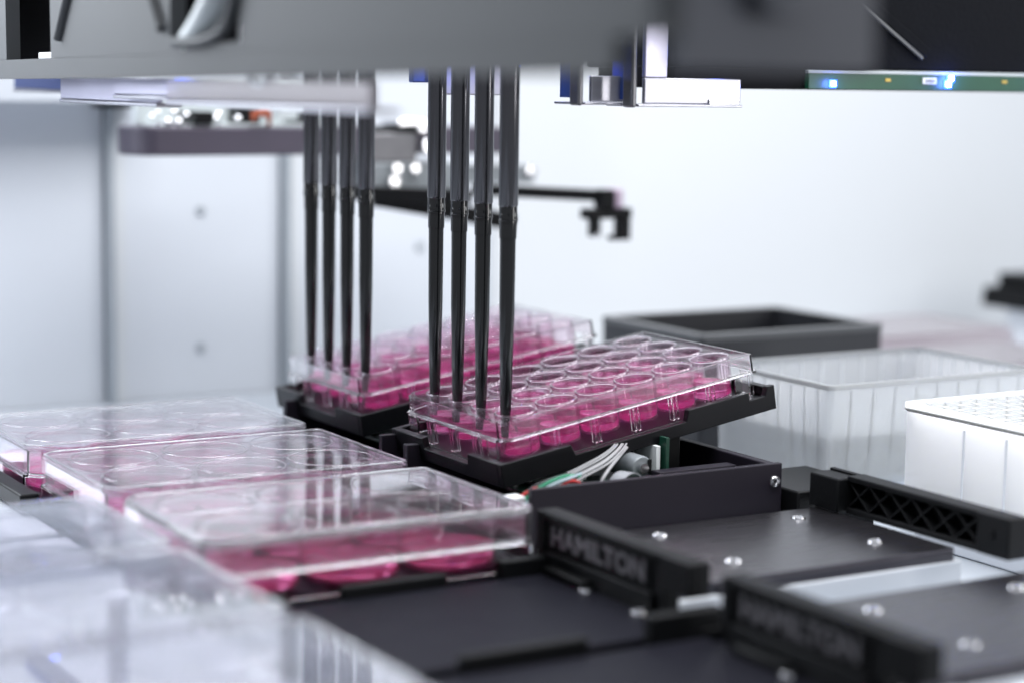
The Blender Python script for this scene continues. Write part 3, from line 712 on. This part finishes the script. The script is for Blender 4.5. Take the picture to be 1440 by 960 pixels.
# joint
GA("joint_block", 205, 240, 268, 300, 99, 118, 'darkmetal', 1.2); GA("joint_cap", 205, 246, 270, 296, 118.2, 122, 'black', 0.8)
GA("joint_lower", 205, 268, 268, 296, 78, 98.8, 'motor', 1.2); GA("joint_top", 225, 247, 266, 290, 122.3, 127, 'steel', 1.0)
for x, z, rr in ((246, 109, 4.6), (223, 95.5, 3.4), (236, 95.5, 3.4), (221, 87, 3.9), (241, 121, 3.0)):
    MB().lathe([(0, -3), (rr*.8, -3), (rr, -2), (rr, 0), (0, 0)], (x-110, 265-280, z-104), 22, False, 'y').build("bolt", 'steel', ga)
    MB().lathe([(0, 0), (rr*.7, 0), (rr*.7, 4), (0, 4)], (x-110, 265-280, z-104), 16, False, 'y').build("bolt_shank", 'darkmetal', ga)
MB().lathe([(0, -3.5), (4, -3), (4.6, 0), (4, 3), (0, 3.5)], (331-110, 276-280, 92-104), 22, False, 'y').build("guide_wheel", 'steel', ga)
GA("wheel_bracket", 268.2, 336, 278, 284, 84, 96, 'motor', 0.8)
# fingers
def bar(name, A, B, w_, h, mat):
    A = Vector(A); B = Vector(B); L_ = (B-A).length; mid = (A+B)/2
    o = MB().box(-L_/2, L_/2, -w_/2, w_/2, -h/2, h/2).build(name, mat, ga, 0.8, loc=tuple(mid-Vector((110, 280, 104))))
    o.rotation_mode = 'QUATERNION'; o.rotation_quaternion = (B-A).to_track_quat('X', 'Z')
    return o
bar("finger", (186, 255, 81), (262, 235, 78), 9, 9, 'black')
bar("finger", (205, 262, 77), (300, 246, 60), 9, 11, 'black')
bar("finger", (262, 232, 83), (345, 200, 79), 9, 7.4, 'black')
GA("finger_end", 345.5, 351, 192, 206, 71.6, 84, 'lav', 1.0)
GA("finger_tip_block", 336, 345.3, 193, 205, 71.5, 83.6, 'black', 1.0)
GA("claw_bar", 325, 359.5, 194, 204, 64.5, 71.4, 'black', 1.0)
GA("claw", 330.5, 336, 195, 203, 53, 64.4, 'black', 0.8); GA("claw", 350.5, 359.3, 195, 203, 50.4, 64.4, 'black', 0.8)
GA("claw_toe", 345.5, 350.4, 195.5, 202.5, 50.4, 53.6, 'black', 0.4)
MB().lathe([(0, -1), (1.4, -1), (1.4, 1), (0, 1)], (331-110, 193-280, 54-104), 14, False, 'y').build("claw_pin", 'steel', ga)

# ================================================================== labware at the right
def open_box(name, root, L_, W_, H_, th, mat, floor=2.0, corner=3.0, taper=1.5):
    C = ((corner, 4),)*4
    mb = MB()
    mb.sweep([(taper, 0), (0, H_), (th, H_), (taper+th, floor)], L_, W_, C)
    mb2 = MB().slab(L_, W_, C, taper+0.2, 0.1, floor)
    mb.add(mb2.v, mb2.f)
    return mb.build(name, mat, root, 0.0)
rs = empty("reservoir", (199, -202, -27), label="ribbed translucent open reservoir half full of clear liquid, right of centre", cat="reservoir")
open_box("trough", rs, 127.5, 85, 47, 1.3, 'pp')
MB().sweep([(-0.5, 45.2), (-0.5, 47.4), (1.8, 47.4), (1.8, 47.05), (-0.05, 47.05), (-0.05, 45.2)], 127.5, 85, ((3, 4),)*4).build("rim", 'pp2', rs)
for k in range(1, 10):
    x = 127.5*k/10
    for yy, s in ((1.45, 1), (85-1.45, -1)): MB().box(x-0.5, x+0.5, min(yy, yy+s*0.9), max(yy, yy+s*0.9), 3, 45).build("rib", 'wax', rs, 0.1)
for k in range(1, 9):
    y = 85*k/9
    for xx, s in ((1.45, 1), (127.5-1.45, -1)): MB().box(min(xx, xx+s*0.9), max(xx, xx+s*0.9), y-0.45, y+0.45, 3, 45).build("rib", 'wax', rs, 0.1)
MB().slab(127.5, 85, ((3, 4),)*4, 3.4, 2.3, 24).build("liquid", 'paleliquid', rs, 0.4)
MB().box(8, 120, 6, 80, -13.6, -0.2).build("stand", 'white', rs, 0.8)

dw = empty("deep_well_block", (200, -333, -21), label="milky white deep-well block cut by the right edge", cat="deep-well block")
n24 = 0
MB().slab(127.5, 85, ((3, 3),)*4, 0.8, 0, 39.0).build("block", 'wax', dw, 0.3)
MB().sweep([(0.8, 37.4), (0.3, 37.9), (-0.2, 38.1), (-0.1, 41.4), (1.4, 41.4), (0.82, 39.1), (0.79, 39.05)], 127.5, 85, ((3, 3),)*4).build("rim", 'wax', dw)
for k in range(13):
    x = 9.4+9.06*k; MB().box(x-0.4, x+0.4, 2.9, 82.1, 39.05, 40.3).build("divider", 'pp2', dw, 0.0)
for k in range(9):
    y = 6.2+9.06*k; MB().box(2.9, 124.6, y-0.4, y+0.4, 39.05, 40.2).build("divider", 'pp2', dw, 0.0)
for y in (24, 48): MB().box(0.2, 1.2, y-0.45, y+0.45, 2, 34.5).build("side_rib", 'white', dw)
MB().box(6, 122, 4, 81, -19.8, -0.2).build("stand", 'offwhite', dw, 0.8)

tb = empty("black_tub", (249, -36, -41), label="empty charcoal open tub behind the nearer tilted plate", cat="tub")
open_box("tub", tb, 126, 97, 61, 6.0, 'tubgrey', 4.0, 4.0, 0.5)
MB().sweep([(-0.4, 58.2), (-0.4, 61.6), (6.2, 61.6), (6.2, 61.1), (-0.05, 61.1), (-0.05, 58.2)], 126, 97, ((4, 4),)*4).build("rim", 'tubrim', tb, 0.2)

def faint_plate(loc, h, label):
    root = empty("stacked_plate", loc, label=label, cat="well plate", group="pale plates in the background")
    MB().sweep([(0, 0), (0, h-4), (1.6, h-3.8), (1.8, h), (3, h), (3, 0)], 127.5, 85.5, C6).build("frame", 'ppfaint', root, 0.2)
    MB().slab(127.5, 85.5, C6, 3.1, h-2, h-0.8).build("top", 'ppfaint', root, 0.1)
    MB().box(4, 123, 4, 81, 0.3, 5).build("contents", 'lav2' if 'lav2' in MAT else 'white', root, 0.4)
    return root
faint_plate((388, -66, -24), 22, "pale pinkish plate behind the reservoir, nearer of two")
faint_plate((430, 45, -22), 22, "pale pinkish plate far back at the right, under the black rack")
st = empty("pale_stand", (450, -10, -41), label="low white stand under the pale background plates", cat="stand")
MB().box(-66, 110, -60, 145, 0.2, 16).build("block", 'white', st, 1.0)
rk = empty("black_rack", (682, 150, -4), label="small stepped black rack at the far right edge", cat="rack")
MB().prism([(-26, 0), (70, 0), (70, 14), (-24, 14)], 'y', -35, 30).build("base", 'black', rk, 0.8)
MB().box(-16, 70, -28, 24, 14.1, 24).build("step", 'black', rk, 0.8)
MB().box(-10, 70, -20, 20, -36.8, -0.1).build("foot", 'white', rk, 0.8)
